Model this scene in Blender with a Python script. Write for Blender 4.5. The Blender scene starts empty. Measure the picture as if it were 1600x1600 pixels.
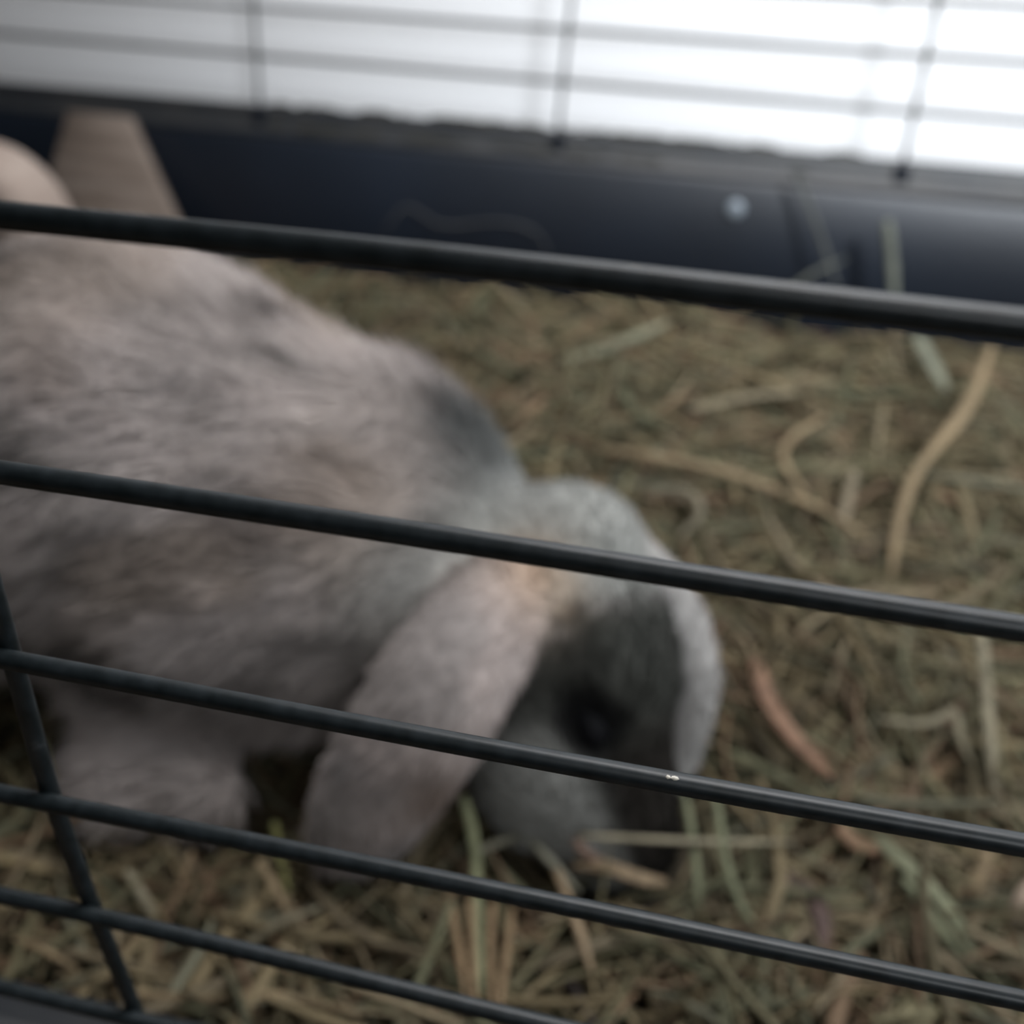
import bpy, bmesh, math, random
import numpy as np
from mathutils import Vector, Matrix

random.seed(7)
rng = np.random.default_rng(7)
S = bpy.context.scene
COL = S.collection

# ------------------------------------------------------------------ camera
F_PX, PITCH, ROLL, YAW = 1559.0, 0.6141, 0.04156, math.radians(10.0)
EYE = np.array([0.0, 0.0, 0.30])


def ray(px, py):
    """direction through a point of the photograph (1600 x 1600), unit depth along the view axis"""
    x = (px - 800) / F_PX
    y = -(py - 800) / F_PX
    c, s = math.cos(ROLL), math.sin(ROLL)
    x, y = c * x - s * y, s * x + c * y
    v = (x, math.cos(PITCH) + y * math.sin(PITCH), -math.sin(PITCH) + y * math.cos(PITCH))
    c, s = math.cos(YAW), math.sin(YAW)
    return np.array([c * v[0] - s * v[1], s * v[0] + c * v[1], v[2]])


def at_z(px, py, z):
    v = ray(px, py)
    return EYE + v * ((z - EYE[2]) / v[2])


def at_y(px, py, Y):
    v = ray(px, py)
    return EYE + v * (Y / v[1])


def at_d(px, py, t):
    return EYE + ray(px, py) * t


fw = ray(800, 800)
rt = (ray(801, 800) - fw) * F_PX
up = -(ray(800, 801) - fw) * F_PX
cam_data = bpy.data.cameras.new('camera')
cam = bpy.data.objects.new('camera', cam_data)
COL.objects.link(cam)
cam.matrix_world = Matrix(((rt[0], up[0], -fw[0], EYE[0]), (rt[1], up[1], -fw[1], EYE[1]),
                           (rt[2], up[2], -fw[2], EYE[2]), (0, 0, 0, 1)))
cam_data.sensor_width = 36.0
cam_data.lens = 36.0 * F_PX / 1600.0
cam_data.clip_start = 0.005
cam_data.dof.use_dof = True
cam_data.dof.focus_distance = 0.106
cam_data.dof.aperture_fstop = cam_data.lens / 2.5     # 2 mm opening: a phone lens held close
S.camera = cam

# ------------------------------------------------------------------ light
S.view_settings.view_transform = 'Standard'
S.view_settings.look = 'None'
S.view_settings.gamma = 1.0
S.view_settings.use_curve_mapping = False
S.view_settings.exposure = 0.0
W = bpy.data.worlds.new('room_ambient')
S.world = W
W.use_nodes = True
W.node_tree.nodes['Background'].inputs[0].default_value = (0.82, 0.92, 1.0, 1)
W.node_tree.nodes['Background'].inputs[1].default_value = 0.03


def area(name, loc, aim, w, h, power, colour):
    l = bpy.data.lights.new(name, 'AREA')
    l.shape = 'RECTANGLE'
    l.size, l.size_y = w, h
    l.energy = power
    l.color = colour
    o = bpy.data.objects.new(name, l)
    COL.objects.link(o)
    o.location = loc
    o.rotation_euler = (Vector(aim) - Vector(loc)).to_track_quat('-Z', 'Y').to_euler()
    return o


# unseen softbox added low over the cage for light from above, a tall window behind the photographer a little to the right, a second window far to the right
area('overhead_softbox', (0.12, 0.50, 1.0), (0.0, 0.42, 0.0), 0.5, 0.4, 8.6, (0.99, 0.975, 0.98))
area('window_light', (0.55, -1.45, 2.2), (0.0, 0.5, 0.1), 0.65, 1.5, 8, (1.0, 0.985, 0.97))
area('side_window_light', (1.3, 0.25, 0.85), (0.25, 0.667, 0.25), 0.7, 0.9, 9, (0.86, 0.93, 1.0))
# unseen spot added to brighten the wall at the right
sp = bpy.data.lights.new('wall_spot', 'SPOT')
sp.energy = 190
sp.color = (0.90, 0.95, 1.0)
sp.spot_size = math.radians(56)
sp.spot_blend = 1.0
sp.shadow_soft_size = 0.16
spo = bpy.data.objects.new('wall_spot', sp)
COL.objects.link(spo)
spo.location = (0.60, -0.65, 1.15)
spo.rotation_euler = (Vector((0.36, 0.667, 0.42)) - spo.location).to_track_quat('-Z', 'Y').to_euler()


# ------------------------------------------------------------------ helpers
def link(name, me, mat=None, parent=None):
    o = bpy.data.objects.new(name, me)
    COL.objects.link(o)
    if mat:
        me.materials.append(mat)
    if parent:
        o.parent = parent
    return o


def obj(name, bm, mat=None, parent=None, smooth=True):
    me = bpy.data.meshes.new(name)
    bmesh.ops.recalc_face_normals(bm, faces=bm.faces[:])
    bm.to_mesh(me)
    bm.free()
    if smooth:
        me.polygons.foreach_set('use_smooth', [True] * len(me.polygons))
    return link(name, me, mat, parent)


def thing(name, label, cat, loc=(0, 0, 0), group=None):
    o = bpy.data.objects.new(name, None)
    COL.objects.link(o)
    o.empty_display_size = 0.02
    o.location = loc
    o['label'] = label
    o['category'] = cat
    if group:
        o['group'] = group
    return o


def tag(o, label, cat, group=None, kind=None):
    o['label'] = label
    o['category'] = cat
    if group:
        o['group'] = group
    if kind:
        o['kind'] = kind
    return o


def keep(child, root):
    """parent a mesh modelled in world coordinates under a root that stands elsewhere"""
    child.parent = root
    child.matrix_parent_inverse = Matrix.Translation(-root.location)


def mesh_from(name, V, Fs, smooth=True):
    me = bpy.data.meshes.new(name)
    me.from_pydata([tuple(map(float, v)) for v in V], [], Fs)
    if smooth:
        me.polygons.foreach_set('use_smooth', [True] * len(me.polygons))
    me.update()
    return me


def resample(P, n):
    """smooth (Catmull-Rom) resampling of a polyline"""
    P = np.asarray(P, float)
    if len(P) == 2:
        u = np.linspace(0, 1, n)[:, None]
        return P[0] * (1 - u) + P[1] * u
    Q = np.vstack([2 * P[0] - P[1], P, 2 * P[-1] - P[-2]])
    out = []
    for u in np.linspace(0, len(P) - 1 - 1e-9, n):
        i = int(u)
        t = u - i
        a, b, c, d = Q[i:i + 4]
        out.append(0.5 * (2 * b + (c - a) * t + (2 * a - 5 * b + 4 * c - d) * t * t + (3 * b - a - 3 * c + d) * t ** 3))
    return np.array(out)


def tube(P, r, sides=12, flat=1.0, caps=True):
    """tube along a polyline; r a number or one per point; flat squashes the section. Returns V, F"""
    P = np.asarray(P, float)
    n = len(P)
    r = np.broadcast_to(np.asarray(r, float), (n,))
    T = np.gradient(P, axis=0)
    T /= np.linalg.norm(T, axis=1)[:, None]
    ref = np.array([0, 0, 1.0]) if abs(T[0][2]) < 0.8 else np.array([0, 1.0, 0])
    V = []
    for i in range(n):
        a = np.cross(T[i], ref)
        a /= np.linalg.norm(a)
        b = np.cross(a, T[i])
        ref = b
        for k in range(sides):
            th = 2 * math.pi * k / sides
            V.append(P[i] + r[i] * (a * math.cos(th) + b * math.sin(th) * flat))
    Fs = []
    for i in range(n - 1):
        for k in range(sides):
            k2 = (k + 1) % sides
            Fs.append((i * sides + k, i * sides + k2, (i + 1) * sides + k2, (i + 1) * sides + k))
    if caps:
        Fs.append(tuple(range(sides - 1, -1, -1)))
        Fs.append(tuple((n - 1) * sides + k for k in range(sides)))
    return V, Fs


def mat(name, base, rough=0.5, spec=0.5, build=None):
    m = bpy.data.materials.new(name)
    m.use_nodes = True
    nt = m.node_tree
    b = nt.nodes['Principled BSDF']
    b.inputs['Base Color'].default_value = (*base, 1)
    b.inputs['Roughness'].default_value = rough
    b.inputs['Specular IOR Level'].default_value = spec
    if build:
        build(nt, b)
    return m


def ramp(nt, fac, stops):
    r = nt.nodes.new('ShaderNodeValToRGB')
    e = r.color_ramp.elements
    e[0].position, e[0].color = stops[0][0], (*stops[0][1], 1)
    e[1].position, e[1].color = stops[-1][0], (*stops[-1][1], 1)
    for p, c in stops[1:-1]:
        x = e.new(p)
        x.color = (*c, 1)
    nt.links.new(fac, r.inputs[0])
    return r.outputs[0]


def noise(nt, scale, detail=4, vec=None, stretch=None):
    tc = nt.nodes.new('ShaderNodeTexCoord')
    v = tc.outputs['Object']
    if stretch:
        mp = nt.nodes.new('ShaderNodeMapping')
        mp.inputs['Scale'].default_value = stretch
        nt.links.new(v, mp.inputs[0])
        v = mp.outputs[0]
    n = nt.nodes.new('ShaderNodeTexNoise')
    n.inputs['Scale'].default_value = scale
    n.inputs['Detail'].default_value = detail
    nt.links.new(v, n.inputs['Vector'])
    return n.outputs['Fac']


def bump(nt, b, h, strength, dist):
    bp = nt.nodes.new('ShaderNodeBump')
    bp.inputs['Strength'].default_value = strength
    bp.inputs['Distance'].default_value = dist
    nt.links.new(h, bp.inputs['Height'])
    nt.links.new(bp.outputs[0], b.inputs['Normal'])


def build_wire(nt, b):
    n = noise(nt, 420, 3)
    nt.links.new(ramp(nt, n, [(0.3, (0.006, 0.009, 0.010)), (0.72, (0.016, 0.021, 0.024)), (0.86, (0.06, 0.065, 0.068))]), b.inputs['Base Color'])
    n2 = noise(nt, 130, 4, stretch=(0.15, 1, 1))
    bump(nt, b, n2, 0.25, 0.0006)


def build_plastic(nt, b):
    n = noise(nt, 9, 5)
    nt.links.new(ramp(nt, n, [(0.3, (0.0022, 0.0045, 0.0090)), (0.75, (0.0045, 0.0085, 0.0165))]), b.inputs['Base Color'])
    bump(nt, b, noise(nt, 160, 3), 0.12, 0.001)


def build_rim(nt, b):
    n = noise(nt, 30, 6)
    nt.links.new(ramp(nt, n, [(0.35, (0.010, 0.012, 0.015)), (0.7, (0.024, 0.024, 0.024))]), b.inputs['Base Color'])
    bump(nt, b, noise(nt, 200, 3), 0.15, 0.001)


def build_wall(nt, b):
    nt.links.new(ramp(nt, noise(nt, 2.2, 3), [(0.3, (0.86, 0.855, 0.86)), (0.7, (0.90, 0.90, 0.905))]), b.inputs['Base Color'])
    bump(nt, b, noise(nt, 240, 3), 0.12, 0.001)


def build_floor(nt, b):
    nt.links.new(ramp(nt, noise(nt, 7, 5, stretch=(1, 9, 1)), [(0.3, (0.10, 0.075, 0.05)), (0.7, (0.16, 0.12, 0.085))]), b.inputs['Base Color'])


def build_wood(nt, b):
    n = noise(nt, 30, 5, stretch=(0.7, 1, 5))
    nt.links.new(ramp(nt, n, [(0.3, (0.13, 0.100, 0.080)), (0.55, (0.165, 0.13, 0.107)), (0.75, (0.20, 0.165, 0.14))]), b.inputs['Base Color'])
    bump(nt, b, n, 0.3, 0.001)


def build_hide(nt, b):
    n = noise(nt, 22, 5, stretch=(0.8, 1, 4))
    nt.links.new(ramp(nt, n, [(0.3, (0.24, 0.185, 0.155)), (0.7, (0.34, 0.28, 0.24))]), b.inputs['Base Color'])
    bump(nt, b, n, 0.2, 0.001)


def attr_colour(attr):
    def f(nt, b):
        a = nt.nodes.new('ShaderNodeAttribute')
        a.attribute_name = attr
        nt.links.new(a.outputs['Color'], b.inputs['Base Color'])
    return f


M = dict(
    wire=mat('black_coated_wire', (0.012, 0.016, 0.018), 0.38, 0.3, build_wire),
    plastic=mat('blue_black_plastic', (0.012, 0.016, 0.024), 0.42, 0.5, build_plastic),
    rim=mat('dusty_black_plastic', (0.03, 0.03, 0.03), 0.5, 0.5, build_rim),
    wall=mat('white_wall_paint', (0.78, 0.78, 0.78), 0.9, 0.2, build_wall),
    floor=mat('brown_floor', (0.13, 0.1, 0.07), 0.6, 0.4, build_floor),
    wood=mat('tan_wood', (0.2, 0.15, 0.11), 0.75, 0.3, build_wood),
    hide=mat('pale_beige_wood', (0.3, 0.24, 0.2), 0.8, 0.2, build_hide),
    hay=mat('dry_hay', (0.2, 0.17, 0.1), 0.75, 0.25, attr_colour('tint')),
    coat=mat('rabbit_skin_coat', (0.3, 0.28, 0.26), 0.95, 0.1, attr_colour('coat')),
    fur=mat('rabbit_fur', (0.3, 0.28, 0.26), 0.8, 0.15, attr_colour('coat')),
    eye=mat('black_eye', (0.004, 0.004, 0.005), 0.6, 0.12),
    nose=mat('dark_nose_skin', (0.05, 0.035, 0.035), 0.6, 0.3),
    chip=mat('bare_metal', (0.5, 0.47, 0.4), 0.35, 0.6),
    stud=mat('pale_plastic', (0.2, 0.23, 0.26), 0.4, 0.5),
)


# lattice noise for modelling
def vnoise(p, scale, seed=0):
    q = np.asarray(p, float) * scale
    i = np.floor(q).astype(np.int64)
    f = q - i
    f = f * f * (3 - 2 * f)

    def h(a, b, c):
        n = (a * 374761393 + b * 668265263 + c * 2147483647 + seed * 974711) & 0xffffffff
        n = ((n ^ (n >> 13)) * 1274126177) & 0xffffffff
        return ((n ^ (n >> 16)) & 0xffff) / 65535.0
    x, y, z = i[..., 0], i[..., 1], i[..., 2]
    fx, fy, fz = f[..., 0], f[..., 1], f[..., 2]
    r = 0
    for dx in (0, 1):
        for dy in (0, 1):
            for dz in (0, 1):
                w = (fx if dx else 1 - fx) * (fy if dy else 1 - fy) * (fz if dz else 1 - fz)
                r = r + w * h(x + dx, y + dy, z + dz)
    return r * 2 - 1


# ------------------------------------------------------------------ setting
FRONT_Y, BACK_Y = 0.0727, 0.617          # the planes of the two wire panels
X0, X1 = -0.62, 0.44                      # ends of the tray, measured at the rim lip
RIM_Z = 0.1220                            # at the front; the tray stands a little higher at the back


def lift(y):
    return 0.0205 * min(max((y - FRONT_Y) / (BACK_Y - FRONT_Y), 0), 1)




def box(bm, lo, hi):
    vs = [bm.verts.new((x, y, z)) for x in (lo[0], hi[0]) for y in (lo[1], hi[1]) for z in (lo[2], hi[2])]
    for f in ((0, 1, 3, 2), (4, 6, 7, 5), (0, 4, 5, 1), (2, 3, 7, 6), (0, 2, 6, 4), (1, 5, 7, 3)):
        bm.faces.new([vs[k] for k in f])


bm = bmesh.new()
box(bm, (-1.6, -1.2, -0.03), (1.6, 0.667, -0.001))
o = obj('floor', bm, M['floor'], smooth=False)
o['kind'] = 'structure'
bm = bmesh.new()
box(bm, (-1.6, 0.667, -0.03), (1.6, 0.70, 1.6))
o = obj('wall_back', bm, M['wall'], smooth=False)
o['kind'] = 'structure'


# ------------------------------------------------------------------ cage tray
def rounded_rect(off, n=8, rad=0.05):
    x0, x1, y0, y1 = X0 + off, X1 - off, FRONT_Y + off, BACK_Y - off
    r = max(rad - off, 0.012)
    P = []
    for cx, cy, a in ((x1 - r, y1 - r, 0), (x0 + r, y1 - r, 90), (x0 + r, y0 + r, 180), (x1 - r, y0 + r, 270)):
        for k in range(n + 1):
            t = math.radians(a + 90 * k / n)
            P.append((cx + r * math.cos(t), cy + r * math.sin(t)))
    return P


def sweep_ring(profile, close=True):
    bm = bmesh.new()
    rings = []
    for off, z in profile:
        rings.append([bm.verts.new((x, y, z + lift(y) * min(1, z / 0.1))) for x, y in rounded_rect(off)])
    n = len(rings[0])
    m = len(rings)
    for i in range(m if close else m - 1):
        a, b = rings[i], rings[(i + 1) % m]
        for k in range(n):
            bm.faces.new((a[k], a[(k + 1) % n], b[(k + 1) % n], b[k]))
    return bm, rings


BACK_RIM = RIM_Z + lift(BACK_Y)
tray = thing('cage_tray', 'deep black plastic cage tray holding the hay under the wire panels', 'cage base', ((X0 + X1) / 2, (FRONT_Y + BACK_Y) / 2, 0))
# inside wall and outside wall of the pan, one closed sweep
bm, _ = sweep_ring([(0.022, 0.003), (0.016, 0.1040), (0.0135, 0.1070), (0.004, 0.1070), (0.004, 0.1045), (0.013, 0.1005), (0.019, 0.0005)])
w = obj('side_wall', bm, M['plastic'])
keep(w, tray)
bm, rings = sweep_ring([(0.0205, 0.0035), (0.0205, 0.0005)], close=False)
bm.faces.new(rings[0])
bm.faces.new(rings[1])
w = obj('floor_pan', bm, M['plastic'], smooth=False)
keep(w, tray)
bm, _ = sweep_ring([(0.0135, 0.1073), (0.013, 0.1100), (0.0045, 0.1110), (0.0028, 0.1145), (0.0024, RIM_Z - 0.0008), (0.0016, RIM_Z),
                    (-0.0016, RIM_Z), (-0.003, RIM_Z - 0.001), (-0.0075, 0.1005), (-0.009, 0.0925), (-0.0075, 0.0925), (-0.0055, 0.1005), (-0.001, 0.1073)])
w = obj('rim', bm, M['rim'])
w['label'] = 'dusty grey rim with a narrow ledge'
keep(w, tray)
# pale stud on the back wall
c = at_y(1149, 327, BACK_Y - 0.0178)
bm = bmesh.new()
bmesh.ops.create_uvsphere(bm, u_segments=16, v_segments=8, radius=0.0052)
for v in bm.verts:
    v.co.y *= 0.45
    v.co += Vector(c)
w = obj('stud', bm, M['stud'])
w['label'] = 'small pale round stud on the back wall'
keep(w, tray)
# clips that hold the uprights of the back panel
for px, py in ((405, 178), (873, 204), (1413, 258)):
    c = at_y(px, py, BACK_Y - 0.004)
    bm = bmesh.new()
    box(bm, (c[0] - 0.004, BACK_Y - 0.0055, BACK_RIM - 0.012), (c[0] + 0.004, BACK_Y - 0.0022, BACK_RIM - 0.0005))
    bmesh.ops.bevel(bm, geom=bm.edges[:], offset=0.0008, segments=1, affect='EDGES')
    w = obj('clip', bm, M['plastic'], smooth=False)
    keep(w, tray)

# ------------------------------------------------------------------ wire panels
WIRE_R = 0.00122
front_px = [[(0, 339), (800, 416), (1600, 512)], [(0, 738), (800, 857), (1600, 985)], [(0, 1027), (800, 1178), (1600, 1320)],
            [(0, 1240), (800, 1397), (1600, 1565)], [(0, 1398), (400, 1488), (800, 1592)], [(0, 1540), (200, 1592)]]
panel = thing('wire_panel', 'front wire panel of dark thick bars close to the lens', 'cage panel', (-0.05, FRONT_Y, RIM_Z))
YH = FRONT_Y - 0.0007


def wire(name, P, r, root, sides=14):
    me = mesh_from(name, *tube(P, r, sides))
    w = link(name, me, M['wire'])
    keep(w, root)
    return w


for i, pts in enumerate(front_px):
    Q = np.array([at_y(px, py, YH) for px, py in pts])
    k = 2 if len(pts) == 3 else 1
    z = lambda x: float(np.interp(x, Q[:, 0], Q[:, 2]))
    coef = np.polyfit(Q[:, 0], Q[:, 2], k)
    xs = np.linspace(Q[0, 0], Q[-1, 0], 13)
    mid = [(x, YH, np.polyval(coef, x)) for x in xs]
    L = (X0 + 0.03, YH, 0.2706 - 0.027 * i)
    R = (X1 - 0.03, YH, 0.2706 - 0.027 * i)
    P = np.array([q for q in [L] + mid + [R]])
    gaps = np.linspace(P[0, 0], P[-1, 0], 90)
    zz = np.interp(gaps, P[:, 0], P[:, 2])
    for _ in range(6):
        zz[1:-1] = (zz[:-2] + zz[1:-1] * 2 + zz[2:]) / 4
    wire('horizontal_wire', np.stack([gaps, np.full(90, YH), zz], 1), WIRE_R, panel)
    if i == 2:
        V_, F_ = tube(np.array([(x_, YH - 0.0003, np.polyval(coef, x_) + WIRE_R * 0.86) for x_ in np.linspace(at_y(1040, 1200, YH)[0], at_y(1066, 1204, YH)[0], 6)]), [0.0001, 0.0003, 0.0002, 0.00032, 0.00025, 0.0001], 6)
        w = link('paint_chip', mesh_from('paint_chip', V_, F_), M['chip'])
        w['label'] = 'bare pale chip on top of the third bar'
        keep(w, panel)
for i in (-1, -2, -3):
    z = 0.2706 - 0.027 * i
    wire('horizontal_wire', resample([(X0 + 0.03, YH, z), (X1 - 0.03, YH, z)], 20), WIRE_R, panel)
YV = FRONT_Y + 0.0013
vp = [at_y(px, py, YV) for px, py in ((0, 962), (80, 1240), (150, 1430), (216, 1590))]
dirv = vp[0] - vp[1]
top = vp[0] + dirv * ((0.362 - vp[0][2]) / dirv[2])
bot = vp[3].copy()
bot[2] = RIM_Z - 0.0002
wire('vertical_wire', resample([top] + vp + [bot], 60), WIRE_R * 1.0, panel)
for dx in (-0.2, 0.2, 0.4):
    x = vp[2][0] + dx
    if X0 + 0.03 < x < X1 - 0.03:
        wire('vertical_wire', resample([(x, YV, 0.362), (x, YV, RIM_Z - 0.0002)], 12), WIRE_R, panel)

back = thing('wire_panel', 'back wire panel of thin blurred bars against the white wall', 'cage panel', (-0.05, BACK_Y, BACK_RIM))
back_px = [[(215, 0), (800, 34), (1600, 100)], [(0, 53), (800, 121), (1600, 192)]]
for pts in back_px:
    Q = np.array([at_y(px, py, BACK_Y) for px, py in pts])
    coef = np.polyfit(Q[:, 0], Q[:, 2], 1)
    P = [(x, BACK_Y, np.polyval(coef, x)) for x in np.linspace(X0 + 0.03, X1 - 0.03, 20)]
    wire('horizontal_wire', P, 0.00125, back, 10)
base = np.polyval(coef, 0.0)
for k in range(2, 8):
    wire('horizontal_wire', resample([(X0 + 0.03, BACK_Y, base - 0.004 + 0.027 * k), (X1 - 0.03, BACK_Y, base + 0.004 + 0.027 * k)], 12), 0.00125, back, 10)
for a, b in (((396, 0), (407, 176)), ((893, 0), (872, 200)), ((1467, 0), (1412, 252))):
    p, q = at_y(*a, BACK_Y - 0.0015), at_y(*b, BACK_Y - 0.0015)
    d = p - q
    t = p + d * ((0.362 - p[2]) / d[2])
    q = q.copy()
    q[2] = BACK_RIM - 0.0002
    wire('vertical_wire', resample([t, p, q], 20), 0.00125, back, 10)
for x in (-0.5,):
    wire('vertical_wire', resample([(x, BACK_Y - 0.0015, 0.362), (x, BACK_Y - 0.0015, BACK_RIM - 0.0002)], 8), 0.00125, back, 10)

# ------------------------------------------------------------------ rabbit body as one smooth-blended surface
H = 0.0026
LO, HI = np.array([-0.47, 0.115, 0.02]), np.array([0.06, 0.40, 0.215])
NX, NY, NZ = [int(v) for v in np.ceil((HI - LO) / H)]
gx, gy, gz = np.meshgrid(*(LO[k] + H * np.arange(n, dtype=np.float32) for k, n in enumerate((NX, NY, NZ))), indexing='ij')
G = np.stack([gx, gy, gz], -1).astype(np.float32)
SDF = np.full((NX, NY, NZ), 1.0, np.float32)


def smin(d, k):
    global SDF
    h = np.clip(0.5 + 0.5 * (SDF - d) / k, 0, 1)
    SDF = (SDF * (1 - h) + d * h - k * h * (1 - h)).astype(np.float32)


def ellipsoid(c, r, R=None, k=0.02):
    q = G - np.asarray(c, np.float32)
    if R is not None:
        q = q @ np.asarray(R, np.float32)           # columns of R are the local axes
    r = np.asarray(r, np.float32)
    k0 = np.linalg.norm(q / r, axis=-1)
    k1 = np.linalg.norm(q / (r * r), axis=-1) + 1e-6
    smin(k0 * (k0 - 1) / k1, k)


def cone(a, b, ra, rb, k=0.02):
    a, b = np.asarray(a, np.float32), np.asarray(b, np.float32)
    ab = b - a
    t = np.clip(((G - a) @ ab) / (ab @ ab), 0, 1)
    smin(np.linalg.norm(G - a - t[..., None] * ab, axis=-1) - (ra + (rb - ra) * t), k)


def unit(v):
    return np.asarray(v, float) / np.linalg.norm(v)


# head frame: a crown -> nose, u up out of the forehead, l towards the near cheek
CROWN = at_d(885, 850, 0.320)
A = unit(at_d(1018, 1345, 0.302) - CROWN)
toc = unit(EYE - np.array([-0.015, 0.225, 0.085]))
toc = unit(toc - A * (A @ toc))
side = np.cross(A, toc)
if side[0] < 0:
    side = -side                                    # image right
TH = math.radians(66)
U = math.cos(TH) * toc + math.sin(TH) * side
Lx = math.sin(TH) * toc - math.cos(TH) * side
HEADR = np.stack([A, U, Lx], 1)


def hd(a, u, l):
    return CROWN + A * a + U * u + Lx * l


# trunk
cone((-0.385, 0.29, 0.068), (-0.19, 0.275, 0.1005), 0.059, 0.0695)
cone((-0.19, 0.275, 0.1005), (-0.105, 0.268, 0.093), 0.0695, 0.053, 0.03)
ellipsoid((-0.30, 0.245, 0.078), (0.085, 0.045, 0.052), None, 0.03)      # near haunch
ellipsoid((-0.135, 0.238, 0.078), (0.055, 0.042, 0.045), None, 0.03)    # chest and near shoulder
cone((-0.100, 0.264, 0.090), (-0.050, 0.256, 0.080), 0.049, 0.033, 0.03)  # neck
ellipsoid((-0.442, 0.292, 0.072), (0.016, 0.014, 0.02), None, 0.01)        # tail
# fore paw lying on the hay, and the far one
cone(at_d(335, 1228, 0.312), at_d(190, 1222, 0.326), 0.0085, 0.011, 0.010)
cone(at_d(190, 1222, 0.326), (-0.155, 0.235, 0.07), 0.011, 0.020, 0.02)
cone((-0.055, 0.275, 0.047), (-0.11, 0.28, 0.07), 0.013, 0.022, 0.015)
# hind foot
cone((-0.30, 0.19, 0.046), (-0.38, 0.20, 0.05), 0.013, 0.017, 0.015)
# head
ellipsoid(hd(0.028, -0.010, 0), (0.038, 0.032, 0.031), HEADR, 0.018)
cone(hd(0.040, -0.006, 0), hd(0.090, -0.006, 0), 0.0255, 0.0170, 0.015)
for sgn in (1, -1):
    ellipsoid(hd(0.064, -0.022, 0.014 * sgn), (0.027, 0.021, 0.018), HEADR, 0.012)   # cheeks
    ellipsoid(hd(0.093, -0.011, 0.008 * sgn), (0.012, 0.010, 0.010), HEADR, 0.006)   # whisker pads
    ellipsoid(hd(0.040, 0.012, 0.020 * sgn), (0.015, 0.009, 0.009), HEADR, 0.008)    # brow
ellipsoid(hd(0.101, -0.009, 0), (0.007, 0.007, 0.008), HEADR, 0.006)
ellipsoid(hd(0.088, -0.027, 0), (0.012, 0.008, 0.009), HEADR, 0.006)
ellipsoid(at_d(868, 842, 0.320), (0.016, 0.017, 0.017), HEADR, 0.012)
ellipsoid(at_d(922, 850, 0.320), (0.016, 0.016, 0.017), HEADR, 0.010)                # crown tuft


NOEARS = SDF.copy()


# ears: chains of flat ellipsoids (pixel, depth, half width, half thickness)
def ear(path, n, k, root=0.0):
    P = resample([at_d(x, y, t) for x, y, t, w, h, tw in path], n)
    Wd = np.interp(np.linspace(0, len(path) - 1, n), range(len(path)), [p[3] for p in path])
    Ht = np.interp(np.linspace(0, len(path) - 1, n), range(len(path)), [p[4] for p in path])
    Tw = np.interp(np.linspace(0, len(path) - 1, n), range(len(path)), [p[5] for p in path])
    T = np.gradient(P, axis=0)
    for i in range(n):
        t = unit(T[i])
        nrm = unit(EYE - P[i])
        nrm = unit(nrm - t * (t @ nrm))
        wd = np.cross(t, nrm)
        a = math.radians(Tw[i])
        n2 = math.cos(a) * nrm + math.sin(a) * wd
        w2 = math.cos(a) * wd - math.sin(a) * nrm
        ellipsoid(P[i], (0.016, Wd[i], Ht[i]), np.stack([t, w2, n2], 1), k + root * max(0, 1 - 2.2 * i / (n - 1)))
    return P, Wd


NEAR_EAR, NEAR_W = ear([(790, 935, 0.297, 0.012, 0.009, 0), (725, 1020, 0.285, 0.0165, 0.0085, 0), (675, 1100, 0.279, 0.0175, 0.0075, 0),
                (625, 1180, 0.280, 0.0175, 0.007, 0), (582, 1250, 0.284, 0.0155, 0.0065, 0), (556, 1298, 0.288, 0.010, 0.0055, 0)], 12, 0.005, 0.004)
FAR_EAR, FAR_W = ear([(985, 885, 0.322, 0.011, 0.009, 55), (1038, 955, 0.325, 0.0135, 0.008, 50), (1058, 1035, 0.328, 0.015, 0.0075, 45),
               (1058, 1100, 0.331, 0.014, 0.0065, 45), (1046, 1160, 0.335, 0.011, 0.006, 45), (1036, 1200, 0.338, 0.007, 0.005, 45)], 11, 0.004)


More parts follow.
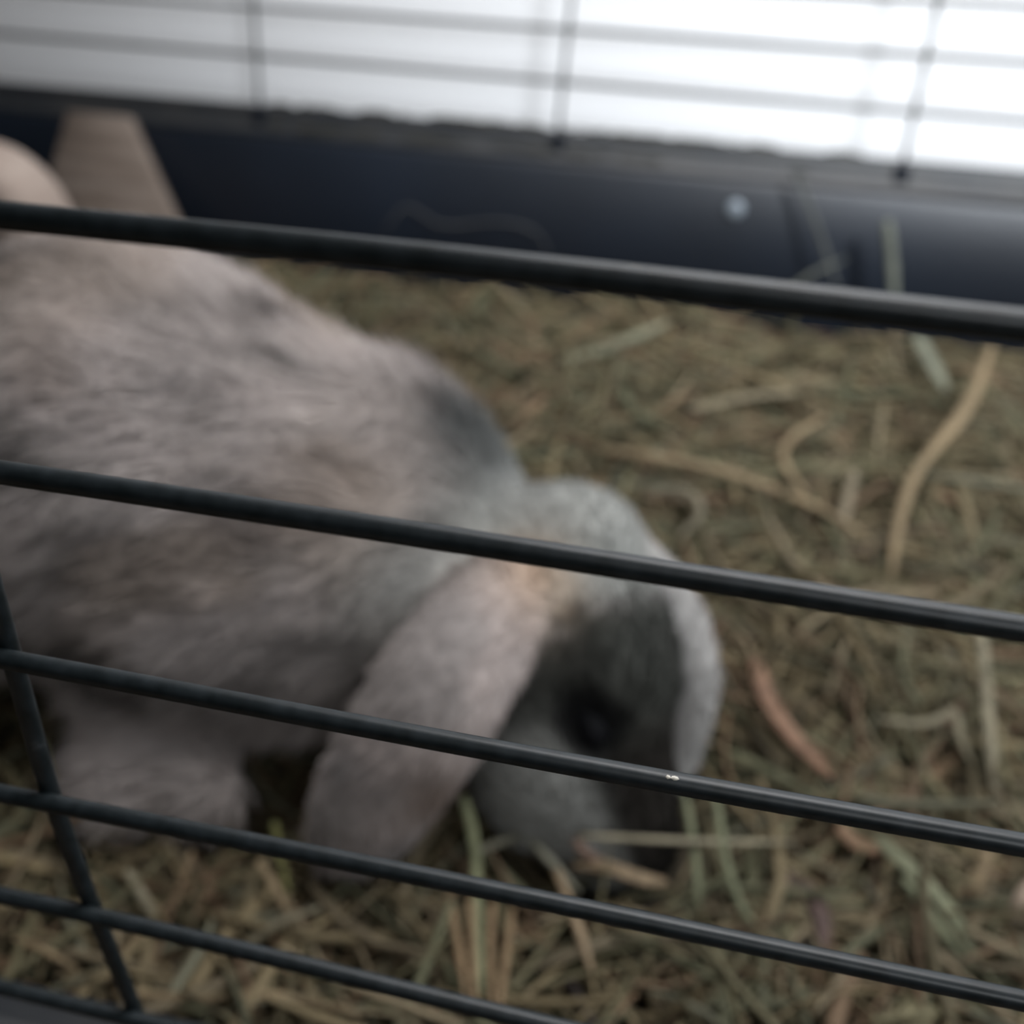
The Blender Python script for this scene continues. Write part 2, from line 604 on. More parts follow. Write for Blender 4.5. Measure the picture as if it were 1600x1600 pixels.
def surface_nets(D):
    inside = D < 0
    c = [inside[i:D.shape[0] - 1 + i, j:D.shape[1] - 1 + j, k:D.shape[2] - 1 + k] for i in (0, 1) for j in (0, 1) for k in (0, 1)]
    s = sum(x.astype(np.int8) for x in c)
    act = (s > 0) & (s < 8)
    ids = -np.ones(act.shape, np.int64)
    cell = np.argwhere(act)
    ids[act] = np.arange(len(cell))
    acc = np.zeros((len(cell), 3))
    cnt = np.zeros(len(cell))
    corner = [(i, j, k) for i in (0, 1) for j in (0, 1) for k in (0, 1)]
    val = {q: D[cell[:, 0] + q[0], cell[:, 1] + q[1], cell[:, 2] + q[2]] for q in corner}
    for q in corner:
        for ax in range(3):
            if q[ax]:
                continue
            p = list(q)
            p[ax] = 1
            p = tuple(p)
            v0, v1 = val[q], val[p]
            m = (v0 < 0) != (v1 < 0)
            t = np.where(m, v0 / np.where(m, v0 - v1, 1), 0)
            pt = np.tile(np.array(q, float), (len(cell), 1))
            pt[:, ax] = t
            acc[m] += pt[m]
            cnt[m] += 1
    V = (cell + acc / cnt[:, None]) * H + LO
    faces = []
    for ax in range(3):
        b, c2 = (ax + 1) % 3, (ax + 2) % 3
        sl0 = [slice(None)] * 3
        sl1 = [slice(None)] * 3
        sl0[ax] = slice(0, -1)
        sl1[ax] = slice(1, None)
        e0, e1 = inside[tuple(sl0)], inside[tuple(sl1)]
        idx = np.argwhere(e0 != e1)
        ok = (idx[:, b] > 0) & (idx[:, c2] > 0) & (idx[:, b] < D.shape[b] - 1) & (idx[:, c2] < D.shape[c2] - 1)
        idx = idx[ok]
        fl = e0[tuple(idx.T)]

        def at(db, dc):
            j = idx.copy()
            j[:, b] += db
            j[:, c2] += dc
            return ids[tuple(j.T)]
        q = np.stack([at(-1, -1), at(0, -1), at(0, 0), at(-1, 0)], 1)
        q[~fl] = q[~fl][:, ::-1]
        faces.append(q)
    return V, np.vstack(faces)


# soft lumps of the coat
SDF += 0.0022 * vnoise(G * np.array([1, 1, 1.0]), 42, 3).astype(np.float32) * np.clip((-0.045 - G[..., 0]) / 0.03, 0, 1)
SV, SF = surface_nets(SDF)
# normals from the field
gr = np.stack(np.gradient(SDF, H), -1)


def sample(field, P):
    q = np.clip((P - LO) / H, 0, np.array(field.shape[:3]) - 1.001)
    i = q.astype(int)
    f = q - i
    r = 0
    for dx in (0, 1):
        for dy in (0, 1):
            for dz in (0, 1):
                w = (f[:, 0] if dx else 1 - f[:, 0]) * (f[:, 1] if dy else 1 - f[:, 1]) * (f[:, 2] if dz else 1 - f[:, 2])
                v = field[i[:, 0] + dx, i[:, 1] + dy, i[:, 2] + dz]
                r = r + (w[:, None] * v if v.ndim == 2 else w * v)
    return r


def sstep(x, a, b):
    t = np.clip((x - a) / (b - a), 0, 1)
    return t * t * (3 - 2 * t)


def mix(c, d, w):
    return c * (1 - w[:, None]) + np.asarray(d) * w[:, None]


def seg_dist(P, path):
    d = np.full(len(P), 9.0)
    for a, b in zip(path[:-1], path[1:]):
        ab = b - a
        t = np.clip(((P - a) @ ab) / (ab @ ab), 0, 1)
        d = np.minimum(d, np.linalg.norm(P - a - t[:, None] * ab, axis=1))
    return d


t_ = 0.26
while t_ < 0.34 and sample(SDF, at_d(922, 1130, t_)[None])[0] > 0:
    t_ += 0.0004
EYE_C = at_d(922, 1130, t_)


def coat_colour(P):
    """the animal's own markings: pale fawn-grey coat, dark sooty mask, pale crown and cheeks; plus shading painted in behind the head"""
    n1 = vnoise(P * np.array([0.55, 1.0, 1.0]), 70, 1)
    n2 = vnoise(P * np.array([0.5, 1.0, 1.0]), 190, 2)
    n3 = vnoise(P, 34, 5)
    c = np.tile(np.array([0.450, 0.403, 0.380]), (len(P), 1))
    m = sstep(n1 * 0.75 + n2 * 0.2 + n3 * 0.35, -0.05, 0.6)
    c = mix(c, (0.165, 0.145, 0.136), m)
    # darker ticking in streaks that follow the lie of the hair
    sd, sq = unit((0.80, 0.30, -0.52)), unit((0.35, 0.45, 0.82))
    sp_ = np.stack([P @ sd, P @ sq, P @ np.cross(sd, sq)], 1)
    st = vnoise(sp_ * np.array([0.32, 1.0, 1.0]), 84, 31) * 0.7 + vnoise(sp_ * np.array([0.4, 1.0, 1.0]), 52, 32) * 0.5
    c = mix(c, (0.095, 0.086, 0.081), sstep(st, 0.05, 0.5) * 0.92)
    c = mix(c, (0.53, 0.47, 0.445), sstep(-st, 0.15, 0.6) * 0.6)
    warm = sstep(n3 - 0.3 * n1, 0.1, 0.6)
    c = mix(c, (0.40, 0.325, 0.27), warm * 0.45)
    # warm ruff behind the ear
    ruff = np.exp(-((P - np.array([-0.085, 0.235, 0.125])) ** 2).sum(1) / 0.022 ** 2)
    c = mix(c, (0.42, 0.335, 0.275), ruff * 0.7)
    # head
    q = (P - CROWN) @ HEADR
    a, u, l = q[:, 0], q[:, 1], q[:, 2]
    head = sstep(P[:, 0], -0.068, -0.052) * sstep(P[:, 2], 0.03, 0.034)
    pale = head * (1 - sstep(a, 0.016, 0.03))
    c = mix(c, (0.265, 0.272, 0.255), pale * 0.9)
    hm = sstep(a + 0.15 * n2 * 0.05, 0.014, 0.030) * (np.abs(l) < 0.07) * sstep(P[:, 0], -0.06, -0.048)
    dnear = seg_dist(P, NEAR_EAR)
    dfar = seg_dist(P, FAR_EAR)
    face = hm
    c = mix(c, (0.037, 0.039, 0.034), face * 0.97)
    cheek = face * sstep(a, 0.046, 0.062) * sstep(u + 0.0 * l, 0.006, -0.008) * (1 - sstep(a, 0.10, 0.106))
    c = mix(c, (0.225, 0.225, 0.21), cheek * 0.9)
    bridge = face * sstep(a, 0.050, 0.072) * sstep(u, -0.006, 0.004)
    c = mix(c, (0.014, 0.012, 0.010), bridge * 0.97)
    # shading on the far side of the neck, painted into the coat
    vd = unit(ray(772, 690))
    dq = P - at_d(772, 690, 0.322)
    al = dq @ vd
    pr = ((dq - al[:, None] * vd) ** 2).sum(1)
    neck_shade = np.exp(-pr / 0.0160 ** 2 - al ** 2 / 0.04 ** 2)
    c = mix(c, (0.085, 0.088, 0.086), np.clip(neck_shade * 1.25, 0, 0.95))
    # pale collar between the ruff and the ear
    col_ = np.exp(-((P - at_d(672, 905, 0.302)) ** 2).sum(1) / 0.019 ** 2)
    c = mix(c, (0.40, 0.39, 0.365), col_ * 0.8)
    # ears
    e = sstep(dnear, 0.034, 0.026) * sstep(sample(NOEARS, P), 0.0006, 0.003)
    earc = mix(np.tile(np.array([0.36, 0.31, 0.29]), (len(P), 1)), (0.235, 0.215, 0.205), sstep(n1 + 0.4 * n3, 0.0, 0.6) * 0.7)
    c = c * (1 - e[:, None]) + earc * e[:, None]
    buff = np.exp(-((P - at_d(830, 915, 0.297)) ** 2).sum(1) / 0.013 ** 2)
    c = mix(c, (0.38, 0.255, 0.16), buff * 0.8)
    for ex, ey, er, ec, ew in ((690, 1245, 0.011, (0.17, 0.12, 0.09), 0.75), (535, 1195, 0.007, (0.17, 0.165, 0.165), 0.7), (600, 1240, 0.006, (0.19, 0.175, 0.17), 0.5)):
        c = mix(c, ec, ew * e * np.exp(-((P - at_d(ex, ey, 0.275)) ** 2).sum(1) / er ** 2))
    f2 = sstep(dfar, 0.024, 0.019) * sstep(sample(NOEARS, P), 0.0005, 0.003) * (dnear > 0.03)
    c = mix(c, (0.40, 0.385, 0.37), f2)
    c = mix(c, (0.012, 0.012, 0.012), sstep(np.linalg.norm((P - EYE_C) / np.array([1, 1, 1]), axis=1), 0.0135, 0.008))
    return c * (1 + 0.10 * n2[:, None])


rabbit = thing('rabbit', 'grey and fawn lop-eared rabbit with a dark face, nose down in the hay', 'rabbit', (-0.15, 0.25, 0.035))
me = bpy.data.meshes.new('body')
me.vertices.add(len(SV))
me.vertices.foreach_set('co', SV.astype(np.float32).ravel())
me.loops.add(SF.size)
me.loops.foreach_set('vertex_index', SF.astype(np.int32).ravel())
me.polygons.add(len(SF))
me.polygons.foreach_set('loop_start', np.arange(0, SF.size, 4, dtype=np.int32))
me.update(calc_edges=True)
me.validate()
me.polygons.foreach_set('use_smooth', np.ones(len(me.polygons), bool))
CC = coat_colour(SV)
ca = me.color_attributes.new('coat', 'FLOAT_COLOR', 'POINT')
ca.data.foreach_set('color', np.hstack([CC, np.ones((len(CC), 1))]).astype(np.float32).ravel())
body = link('body', me, M['coat'])
keep(body, rabbit)

# eye, nose: the near eye sits where the cheek and the brow meet, the far one is its mirror image
E_ = HEADR.T @ (EYE_C - CROWN)
for sgn in (1, -1):
    bm = bmesh.new()
    bmesh.ops.create_uvsphere(bm, u_segments=20, v_segments=12, radius=0.0066)
    c = hd(E_[0], E_[1] - 0.001, (E_[2] - 0.0025) * sgn)
    for v in bm.verts:
        v.co = Vector(c + HEADR @ (np.array(v.co) * np.array([1.25, 0.8, 0.8])))
    e = obj('eye', bm, M['eye'])
    keep(e, rabbit)
bm = bmesh.new()
bmesh.ops.create_uvsphere(bm, u_segments=16, v_segments=10, radius=0.005)
c = hd(0.1075, -0.010, 0)
for v in bm.verts:
    v.co = Vector(c + HEADR @ (np.array(v.co) * np.array([0.6, 0.9, 1.1])))
o = obj('nose', bm, M['nose'])
keep(o, rabbit)

# fur: real strands combed back over the coat
NF = 115000
tri = SV[SF]
ar = np.linalg.norm(np.cross(tri[:, 1] - tri[:, 0], tri[:, 3] - tri[:, 0]), axis=1)
ctr = tri.mean(1)
pick = rng.choice(len(SF), NF, p=ar / ar.sum())
uv = rng.random((NF, 2))
q = tri[pick]
Rt = (q[:, 0] * ((1 - uv[:, :1]) * (1 - uv[:, 1:])) + q[:, 1] * (uv[:, :1] * (1 - uv[:, 1:])) + q[:, 2] * (uv[:, :1] * uv[:, 1:]) + q[:, 3] * ((1 - uv[:, :1]) * uv[:, 1:]))
Nm = sample(gr, Rt)
Nm /= np.linalg.norm(Nm, axis=1)[:, None] + 1e-9
onhead = sstep(Rt[:, 0], -0.068, -0.040)
dn = seg_dist(Rt, NEAR_EAR)
onear = sstep(dn, 0.028, 0.018) * onhead
flow = np.tile(np.array([-0.85, -0.12, -0.38]), (NF, 1))
flow = flow * (1 - onhead[:, None]) - A * onhead[:, None]
edir = unit(NEAR_EAR[-1] - NEAR_EAR[0])
nearx = sstep(dn, 0.026, 0.018) * sstep(Rt[:, 1], 0.225, 0.215)
flow = flow * (1 - nearx[:, None]) + edir * nearx[:, None]
flow += 0.45 * np.stack([vnoise(Rt, 60, s) for s in (11, 12, 13)], 1)
flow -= Nm * (flow * Nm).sum(1)[:, None]
flow /= np.linalg.norm(flow, axis=1)[:, None] + 1e-9
ln = (0.0135 * (1 - onhead) + 0.0042 * onhead)
ln = ln * (1 - nearx) + 0.0045 * nearx
ln *= 0.75 + 0.5 * rng.random(NF)
raise_ = 0.45 + 0.2 * rng.random(NF)
jit = rng.normal(0, 0.16, (NF, 3))
NP = 5
pts = np.zeros((NF, NP, 3))
for k in range(NP):
    t = k / (NP - 1)
    d = flow * t + Nm * (raise_ * (t - 0.45 * t * t))[:, None] + jit * t * t
    pts[:, k] = Rt - Nm * 0.0006 + d * ln[:, None]
hc = bpy.data.hair_curves.new('fur')
hc.add_curves([NP] * NF)
hc.attributes['position'].data.foreach_set('vector', pts.astype(np.float32).ravel())
ra = hc.attributes.get('radius') or hc.attributes.new('radius', 'FLOAT', 'POINT')
prof = np.array([0.00022, 0.00022, 0.00019, 0.00013, 0.00004])
ra.data.foreach_set('value', np.tile(prof, NF).astype(np.float32))
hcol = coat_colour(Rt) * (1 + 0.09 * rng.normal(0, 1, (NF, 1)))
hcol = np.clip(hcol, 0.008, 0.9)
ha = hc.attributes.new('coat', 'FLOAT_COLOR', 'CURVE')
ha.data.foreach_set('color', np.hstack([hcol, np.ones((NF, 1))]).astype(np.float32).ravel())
fur = bpy.data.objects.new('fur', hc)
COL.objects.link(fur)
hc.materials.append(M['fur'])
fur['kind'] = 'stuff'
keep(fur, rabbit)


# ------------------------------------------------------------------ hay
HOLLOWS = [(*at_z(435, 1225, 0.03)[:2], 0.028, 0.028), (*at_z(1268, 1370, 0.03)[:2], 0.018, 0.016)]


def hay_height(x, y):
    P = np.stack([x, y, np.zeros_like(x)], -1)
    h = 0.031 + 0.007 * vnoise(P, 16, 21) + 0.004 * vnoise(P, 45, 22)
    h = h + 0.012 * sstep(y, 0.19, 0.11) + 0.006 * sstep(y, 0.42, 0.56)
    for hx, hy, hr, hd_ in HOLLOWS:
        h = h - hd_ * np.exp(-((x - hx) ** 2 + (y - hy) ** 2) / hr ** 2)
    return h


HX0, HX1, HY0, HY1 = X0 + 0.024, X1 - 0.024, FRONT_Y + 0.024, BACK_Y - 0.024
nx, ny = 190, 90
xs = np.linspace(HX0, HX1, nx)
ys = np.linspace(HY0, HY1, ny)
XX, YY = np.meshgrid(xs, ys, indexing='ij')
ZZ = hay_height(XX, YY) - 0.006 + 0.0035 * rng.normal(0, 1, XX.shape)
inb = sample(SDF, np.stack([XX, YY, ZZ], -1).reshape(-1, 3)).reshape(XX.shape)
BV = np.stack([XX, YY, ZZ], -1).reshape(-1, 3)
BF = [(i * ny + j, (i + 1) * ny + j, (i + 1) * ny + j + 1, i * ny + j + 1) for i in range(nx - 1) for j in range(ny - 1)]
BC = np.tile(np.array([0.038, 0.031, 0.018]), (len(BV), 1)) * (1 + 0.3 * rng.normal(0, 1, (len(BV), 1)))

NS, SEG = 15500, 7
x = rng.uniform(HX0 + 0.01, HX1 - 0.01, NS)
y = rng.uniform(HY0 + 0.008, HY1 - 0.006, NS)
th = rng.uniform(0, math.pi * 2, NS) + 0.0
Ln = rng.uniform(0.03, 0.11, NS) * (0.7 + 0.6 * rng.random(NS))
curl = rng.normal(0, 0.9, NS)
tilt = rng.normal(0, 0.16, NS)
zoff = rng.uniform(-0.004, 0.011, NS)
bend = rng.normal(0, 0.25, NS)
s = np.linspace(-0.5, 0.5, SEG)
ang = th[:, None] + curl[:, None] * s
step = Ln[:, None] / (SEG - 1)
px_ = np.cumsum(np.cos(ang) * step, 1)
py_ = np.cumsum(np.sin(ang) * step, 1)
px_ += (x - px_[:, SEG // 2])[:, None]
py_ += (y - py_[:, SEG // 2])[:, None]
px_ = np.clip(px_, HX0, HX1)
py_ = np.clip(py_, HY0, HY1)
hz = hay_height(px_, py_)
pz_ = 0.5 * hz + 0.5 * hay_height(x, y)[:, None] + zoff[:, None] + tilt[:, None] * s * Ln[:, None] - bend[:, None] * (s ** 2) * Ln[:, None]
pz_ = np.maximum(pz_, 0.006)
SP = np.stack([px_, py_, pz_], -1)
d = sample(SDF, SP.reshape(-1, 3)).reshape(NS, SEG)
okb = ((SP > LO) & (SP < HI)).all(-1)
bad = ((d < 0.002) & okb).any(1)
SP = SP[~bad]
NS = len(SP)
T = np.gradient(SP, axis=1)
T /= np.linalg.norm(T, axis=2)[..., None] + 1e-9
A1 = np.cross(T, np.array([0, 0, 1.0]))
A1 /= np.linalg.norm(A1, axis=2)[..., None] + 1e-9
B1 = np.cross(A1, T)
rad = rng.gamma(2.6, 0.00040, NS) + 0.00034
taper = np.array([0.55, 0.9, 1, 1, 0.95, 0.8, 0.35])
roll = rng.uniform(0, 2 * math.pi, NS)
flat = rng.uniform(0.25, 0.9, NS)
ringv = []
for k in range(4):
    t = 2 * math.pi * k / 4
    ca_, sa_ = math.cos(t), math.sin(t) * flat
    u_ = ca_ * np.cos(roll) - sa_ * np.sin(roll)
    v_ = ca_ * np.sin(roll) + sa_ * np.cos(roll)
    ringv.append(SP + (rad[:, None] * taper)[..., None] * (A1 * u_[:, None, None] + B1 * v_[:, None, None]))
RV = np.stack(ringv, 2)                      # NS, SEG, 4, 3
off = len(BV)
base_i = (np.arange(NS) * SEG * 4)[:, None, None]
i_ = np.arange(SEG - 1)[None, :, None] * 4
k_ = np.arange(4)[None, None, :]
k2 = (k_ + 1) % 4
quads = np.stack([base_i + i_ + k_, base_i + i_ + k2, base_i + i_ + 4 + k2, base_i + i_ + 4 + k_], -1).reshape(-1, 4) + off
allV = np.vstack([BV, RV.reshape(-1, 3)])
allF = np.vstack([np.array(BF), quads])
pal = np.array([(0.205, 0.160, 0.088), (0.165, 0.145, 0.080), (0.130, 0.128, 0.074), (0.250, 0.200, 0.125), (0.205, 0.135, 0.080), (0.105, 0.086, 0.046), (0.175, 0.170, 0.115)])
pw = np.array([0.27, 0.20, 0.12, 0.15, 0.12, 0.10, 0.04])
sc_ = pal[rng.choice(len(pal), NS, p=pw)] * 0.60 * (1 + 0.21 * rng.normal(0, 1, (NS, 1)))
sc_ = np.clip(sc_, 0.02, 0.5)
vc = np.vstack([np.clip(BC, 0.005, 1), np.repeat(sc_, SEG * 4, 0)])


def big_mesh(name, V, Q, colour):
    me = bpy.data.meshes.new(name)
    me.vertices.add(len(V))
    me.vertices.foreach_set('co', V.astype(np.float32).ravel())
    me.loops.add(Q.size)
    me.loops.foreach_set('vertex_index', Q.astype(np.int32).ravel())
    me.polygons.add(len(Q))
    me.polygons.foreach_set('loop_start', np.arange(0, Q.size, 4, dtype=np.int32))
    me.update(calc_edges=True)
    me.polygons.foreach_set('use_smooth', np.ones(len(Q), bool))
    c = me.color_attributes.new('tint', 'FLOAT_COLOR', 'POINT')
    c.data.foreach_set('color', np.hstack([colour, np.ones((len(colour), 1))]).astype(np.float32).ravel())
    return me


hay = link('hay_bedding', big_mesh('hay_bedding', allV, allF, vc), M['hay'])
tag(hay, 'tangled olive and tan hay bedding spread over the black tray', 'hay', kind='stuff')


# single stalks that stand out of the bedding: (points as pixel + height), radius, colour, label
def stalk(label, P, r, colour, flat=0.55, node=None, group=None, taper=(0.8, 0.45)):
    P = resample(P, 14)
    rr = np.interp(np.linspace(0, 1, 14), [0, 0.15, 0.7, 1], [taper[0], 1, 1, taper[1]]) * r
    if node is not None:
        rr = rr * (1 + 0.55 * np.exp(-((np.linspace(0, 1, 14) - node) / 0.07) ** 2))
    me = mesh_from('hay_stalk', *tube(P, rr, 8, flat))
    c = me.color_attributes.new('tint', 'FLOAT_COLOR', 'POINT')
    jit_ = np.repeat(1 + 0.12 * rng.normal(0, 1, (14, 1)), 8, 0)
    cc = np.clip(np.tile(0.62 * np.array(colour), (14 * 8, 1)) * jit_, 0.01, 0.8)
    c.data.foreach_set('color', np.hstack([cc, np.ones((len(cc), 1))]).astype(np.float32).ravel())
    o = link('hay_stalk', me, M['hay'])
    return tag(o, label, 'hay stalk', group)


def on(pts, dz=0.012):
    out = []
    for p in pts:
        z = 0.045
        for _ in range(6):
            w_ = at_z(p[0], p[1], z)
            z = float(hay_height(np.array([w_[0]]), np.array([w_[1]]))[0]) + (p[2] if len(p) > 2 else dz)
        out.append(at_z(p[0], p[1], z))
    return out


TAN, PALE, GREEN, BROWN, BUFF = (0.27, 0.20, 0.115), (0.30, 0.265, 0.18), (0.20, 0.21, 0.125), (0.23, 0.14, 0.085), (0.32, 0.235, 0.145)
stalk('tan arched stalk with a swollen joint under the upper right bar', on([(1550, 540, .03), (1512, 635, .03), (1432, 738, .026), (1402, 830, .018), (1392, 905, .008)]), 0.0026, TAN, node=0.27)
stalk('reddish brown bent leaf lying right of the dark face', on([(1180, 1030, .016), (1196, 1085, .02), (1238, 1150, .02), (1300, 1215, .012)]), 0.0034, (0.26, 0.15, 0.095), 0.3)
stalk('straight pale upright straw near the right edge below the second bar', on([(1533, 985, .035), (1545, 1130, .024), (1558, 1275, .012)]), 0.0021, PALE)
stalk('long pale stalk slanting across the hay behind the head', on([(930, 700), (1100, 728), (1250, 780), (1350, 835)], .019), 0.0027, TAN)
stalk('curled pale stalk forming an open hook in the middle of the hay', on([(1290, 650), (1232, 688), (1226, 725), (1262, 775)], .020), 0.0021, TAN)
stalk('pale grey-green flat leaf slanting under the top bar at right', on([(1432, 520, .03), (1455, 565, .026), (1478, 608, .02)]), 0.0042, (0.20, 0.205, 0.15), 0.25)
stalk('thin stalk crossing the upper hay nearly level', on([(1080, 640, .02), (1180, 618, .022), (1290, 612, .02)]), 0.0026, (0.22, 0.185, 0.12))
stalk('short upright stub in the middle of the hay', on([(1335, 735, .026), (1322, 790, .022), (1312, 830, .016)]), 0.0024, (0.22, 0.18, 0.12))
stalk('ring-shaped stalk right of the crown', on([(1010, 770, .02), (1070, 765, .022), (1095, 800, .02), (1060, 840, .016)]), 0.0020, (0.20, 0.175, 0.12))
stalk('kinked pale straw right of the reddish leaf', on([(1375, 1125, .02), (1450, 1130, .02), (1490, 1110, .02), (1500, 1150, .02), (1520, 1200, .014)]), 0.0016, (0.24, 0.21, 0.14))
stalk('buff flat leaf under the rabbit chin', on([(895, 1350), (950, 1355, .016), (1000, 1372, .016), (1042, 1378)]), 0.0024, BUFF, 0.4)
stalk('pinkish bent stem rising to the rabbit mouth', on([(900, 1285, .022), (905, 1322, .018), (945, 1350, .014), (985, 1372, .01)]), 0.0016, (0.30, 0.20, 0.15))
stalk('thin pale straw sticking out straight from the rabbit mouth', on([(905, 1306, .026), (1080, 1314, .027), (1240, 1316, .027)]), 0.0010, PALE)
stalk('pale green upright blade beside the near ear tip', on([(724, 1245, .03), (740, 1310, .022), (746, 1400, .014), (752, 1555, .012)]), 0.0016, (0.24, 0.25, 0.14), 0.35)
stalk('greyish kinked stem under the near cheek', on([(735, 1335, .012), (815, 1306, .018), (850, 1335, .016), (905, 1395, .01)]), 0.0015, (0.25, 0.24, 0.18))
stalk('long limp green stem hanging right of the muzzle', on([(1070, 1240, .03), (1085, 1330, .024), (1092, 1420, .016)]), 0.0012, GREEN)
stalk('second limp green stem farther right of the muzzle', on([(1118, 1240, .03), (1135, 1350, .022), (1160, 1420, .014), (1190, 1460, .01)]), 0.0013, GREEN)
stalk('broad pale green blade folded down at lower right', on([(1370, 1310, .02), (1450, 1385, .018), (1500, 1450, .014), (1535, 1535, .01)]), 0.0028, (0.20, 0.205, 0.125), 0.3)
stalk('narrow green blade beside the broad folded blade', on([(1410, 1370, .02), (1470, 1450, .016), (1520, 1520, .014)]), 0.0015, GREEN, 0.4)
stalk('short straight straw end just under the third bar at right', on([(1545, 1330, .02), (1520, 1400, .012)]), 0.0018, TAN)
stalk('dark purplish dry leaf curled in the shaded hollow at lower right', on([(1205, 1390, .012), (1245, 1370, .016), (1280, 1420, .014), (1290, 1490, .008)]), 0.0030, (0.10, 0.065, 0.055), 0.3)
stalk('pale stub poking in at the right edge', on([(1620, 1375, .02), (1598, 1405, .02), (1580, 1448, .012)]), 0.0024, (0.36, 0.28, 0.21))
stalk('pale straight straw right of the vertical wire between the lowest bars', on([(198, 1358, .02), (222, 1400, .016), (250, 1450, .01)]), 0.0014, PALE)
stalk('bent straw with a pale end in the lower left hay', on([(385, 1475, .008), (430, 1445, .014), (500, 1418, .02)]), 0.0013, PALE)
stalk('upright straw leaning below the near ear tip', on([(402, 1345, .026), (425, 1380, .02), (460, 1440, .01)]), 0.0014, TAN)
stalk('thin straw slanting left of the near ear tip', on([(300, 1330, .02), (275, 1400, .014), (258, 1450, .01)]), 0.0009, TAN)
stalk('yellow green blade by the edge of the near ear', on([(428, 1285, .03), (437, 1330, .02), (452, 1400, .01)]), 0.0012, (0.26, 0.26, 0.10), 0.4)
stalk('long low straw along the bottom edge inside the front rim', on([(180, 1553), (320, 1558), (430, 1556), (560, 1582)]), 0.0013, TAN)
stalk('short pale straw at the far left bottom', on([(22, 1468), (60, 1480, .014), (120, 1515)]), 0.0011, TAN)
for rank, a_, b_, c_ in (('leftmost', (700, 1400), (715, 1470), (728, 1560)), ('second from left', (735, 1405), (738, 1480), (742, 1570)),
                         ('third from left', (770, 1410), (766, 1480), (770, 1575)), ('rightmost', (800, 1420), (790, 1500), (780, 1580))):
    stalk(rank + ' of the four upright tan straws bundled at bottom centre', on([a_ + (.018,), b_ + (.016,), c_ + (.014,)]), 0.0011, (0.28, 0.19, 0.105), group='straws of the bottom centre bundle')
stalk('tan stalk crossing below the dark muzzle', on([(870, 1360, .014), (900, 1440, .014), (925, 1520, .012)]), 0.0014, BUFF)
stalk('orange tan straws tip at lower right centre', on([(1310, 1290, .016), (1340, 1320, .014), (1400, 1330, .01)]), 0.0026, (0.26, 0.16, 0.095), 0.4)
# stalks standing against the back wall
stalk('pale upright stalk standing against the blue-black tray wall at right', [at_y(1386, 345, .572), at_y(1392, 400, .570), at_y(1398, 480, .565)], 0.0030, (0.18, 0.19, 0.155), 0.6)
stalk('faint slanting stem leaning on the tray wall below the rim', [at_y(1240, 262, .590), at_y(1275, 350, .582), at_y(1312, 460, .57)], 0.0017, (0.085, 0.09, 0.085), 0.6)
stalk('short stem crossing the faint slanting stem', [at_y(1230, 455, .566), at_y(1275, 425, .572), at_y(1320, 405, .578)], 0.0018, (0.10, 0.105, 0.09), 0.6)
stalk('thin wavy wisp lying on the dark back wall', [at_y(595, 372, .592), at_y(635, 322, .594), at_y(690, 352, .594), at_y(780, 346, .594), at_y(840, 364, .592), at_y(862, 410, .588)], 0.0006, (0.10, 0.10, 0.10), 0.9)

# chaff on the rim ledge
bm = bmesh.new()
for k in range(60):
    px = rng.uniform(420, 1330)
    p = at_y(px, 205 + (px - 800) * 0.078, BACK_Y - 0.004)
    yy = rng.choice([BACK_Y - rng.uniform(0.0045, 0.012), BACK_Y - rng.uniform(-0.001, 0.0015)])
    zz = 0.1117 + lift(BACK_Y) if yy < BACK_Y - 0.004 else BACK_RIM + 0.0005
    a = rng.uniform(-0.5, 0.5)
    L = rng.uniform(0.004, 0.024)
    r = rng.uniform(0.0005, 0.0013)
    Vv, Ff = tube([(p[0] - L * math.cos(a) / 2, yy, zz), (p[0], yy + 0.0003, zz + 0.0012), (p[0] + L * math.cos(a) / 2, yy, zz)], r, 5)
    vs = [bm.verts.new(tuple(v)) for v in Vv]
    for f in Ff:
        bm.faces.new([vs[i] for i in f])
me = bpy.data.meshes.new('hay_chaff')
bm.to_mesh(me)
bm.free()
c = me.color_attributes.new('tint', 'FLOAT_COLOR', 'POINT')
c.data.foreach_set('color', np.tile(np.array([0.04, 0.038, 0.03, 1], np.float32), len(me.vertices)))
o = link('hay_chaff', me, M['hay'])
tag(o, 'dull hay crumbs and dust caught on the back rim', 'hay', kind='stuff')

# ------------------------------------------------------------------ wooden things behind the rabbit
# tapered ramp with shallow cross ridges, leaning on the back wall
top_l, top_r = at_y(112, 176, 0.590), at_y(205, 182, 0.590)
bot_r = at_y(330, 425, 0.555)
tc = (top_l + top_r) / 2
wt = (top_r - top_l)[0] / 2
ramp_o = thing('ramp', 'tapered tan wooden ramp with cross ridges leaning on the dark tray wall', 'ramp', (float(tc[0]), 0.56, 0.03))
bc = np.array([tc[0] + 0.010, 0.555, 0.034])
wb = bot_r[0] - bc[0]
dv = bc - tc
ax = unit(dv)
nv = unit(np.cross(np.array([1.0, 0, 0]), ax))
if nv[1] > 0:
    nv = -nv
nr = 46
VV, FF = [], []
for i in range(nr + 1):
    t = i / nr
    cpt = tc + dv * t
    hw = wt + (wb - wt) * t
    ridge = 0.0004 * math.cos(t * 2 * math.pi * 9)
    for sx, dn_ in ((-1, 0), (-0.96, 1), (0.96, 1), (1, 0), (1, -1), (-1, -1)):
        th_ = {0: 0.004 + ridge * 0.5, 1: 0.005 + ridge, -1: -0.004}[dn_]
        VV.append(cpt + np.array([hw * sx, 0, 0]) + nv * th_)
for i in range(nr):
    for k in range(6):
        a, b = i * 6 + k, i * 6 + (k + 1) % 6
        FF.append((a, b, b + 6, a + 6))
FF.append(tuple(range(6)))
FF.append(tuple(nr * 6 + k for k in range(6)))
bm = bmesh.new()
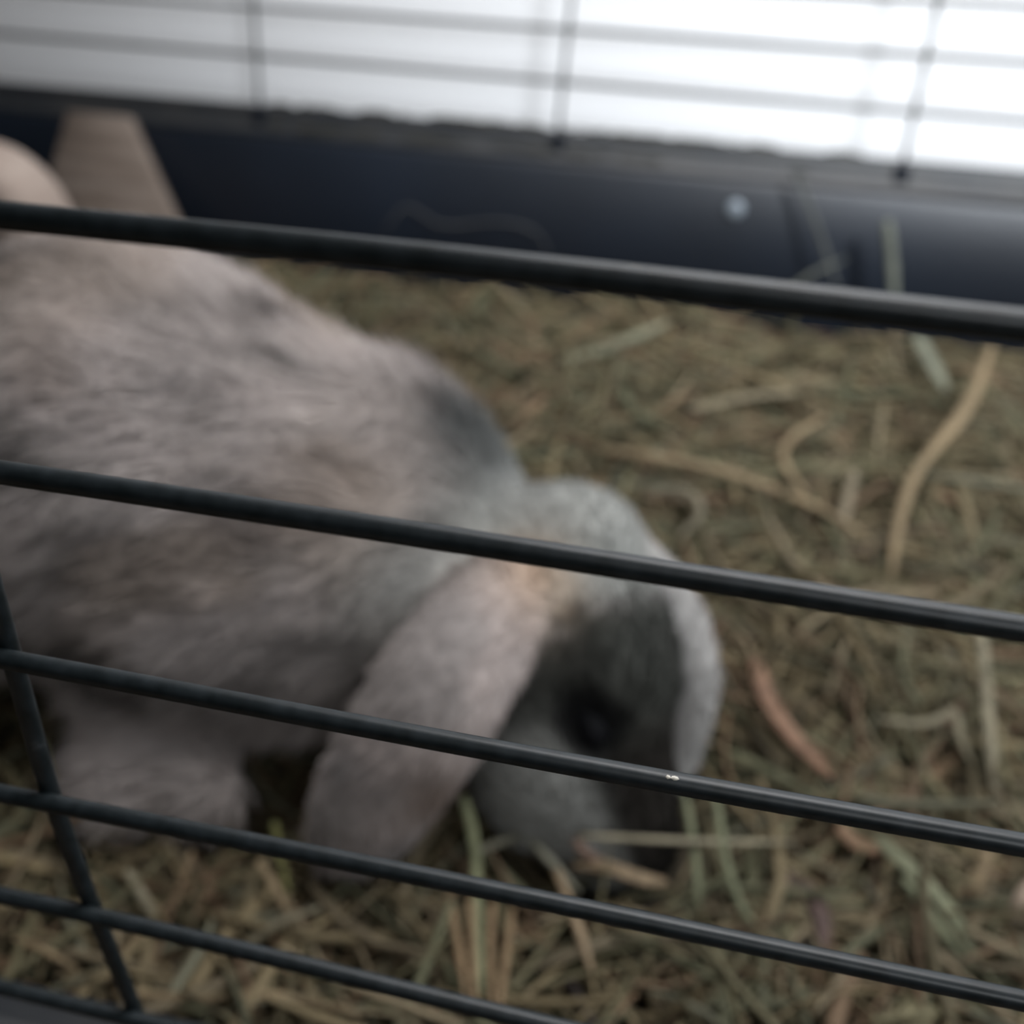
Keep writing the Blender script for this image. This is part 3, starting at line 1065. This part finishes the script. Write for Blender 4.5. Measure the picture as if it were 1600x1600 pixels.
vs = [bm.verts.new(tuple(v)) for v in VV]
for f in FF:
    bm.faces.new([vs[i] for i in f])
o = obj('board', bm, M['wood'])
keep(o, ramp_o)

# upright wooden hide with a rounded top and a dark round entrance, seen behind the rabbit's back
hide = thing('hide', 'pale beige round-topped wooden hide behind the rabbit back', 'hide', (-0.374, 0.46, 0.02))
hcx, hcz, hR, hole = -0.374, 0.106, 0.045, 0.0175
hx_, hz_ = -0.368, 0.094
outl, inn = [], []
for k in range(56):
    t = 2 * math.pi * k / 56
    dx, dz = math.cos(t), math.sin(t)
    # walk from the entrance centre out to the arch outline
    lo_, hi_ = 0.0, 0.2
    for _ in range(40):
        m_ = (lo_ + hi_) / 2
        X_, Z_ = hx_ + dx * m_, hz_ + dz * m_
        ins = (abs(X_ - hcx) < hR and 0.024 < Z_ <= hcz) or (Z_ > hcz and (X_ - hcx) ** 2 + (Z_ - hcz) ** 2 < hR * hR)
        lo_, hi_ = (m_, hi_) if ins else (lo_, m_)
    outl.append((hx_ + dx * lo_, hz_ + dz * lo_))
    inn.append((hx_ + dx * hole, hz_ + dz * hole))


def shrink(P, d_):
    return [(hx_ + (x - hx_) * (1 - d_ / math.hypot(x - hx_, z - hz_)), hz_ + (z - hz_) * (1 - d_ / math.hypot(x - hx_, z - hz_))) for x, z in P]


loops = [(shrink(inn, 0.001), 0.472), (shrink(inn, 0), 0.446), (shrink(inn, -0.003), 0.4405), (shrink(inn, -0.006), 0.440), (shrink(outl, 0.012), 0.440), (shrink(outl, 0.006), 0.4415),
         (shrink(outl, 0.002), 0.445), (outl, 0.451), (outl, 0.472), (shrink(outl, 0.003), 0.479), (shrink(outl, 0.010), 0.482)]
bm = bmesh.new()
rings = [[bm.verts.new((x, y_, z)) for x, z in P] for P, y_ in loops]
for a, b in zip(rings[:-1], rings[1:]):
    for k in range(56):
        bm.faces.new((a[k], a[(k + 1) % 56], b[(k + 1) % 56], b[k]))
bm.faces.new(rings[0])
bm.faces.new(rings[-1])
o = obj('block', bm, M['hide'])
keep(o, hide)
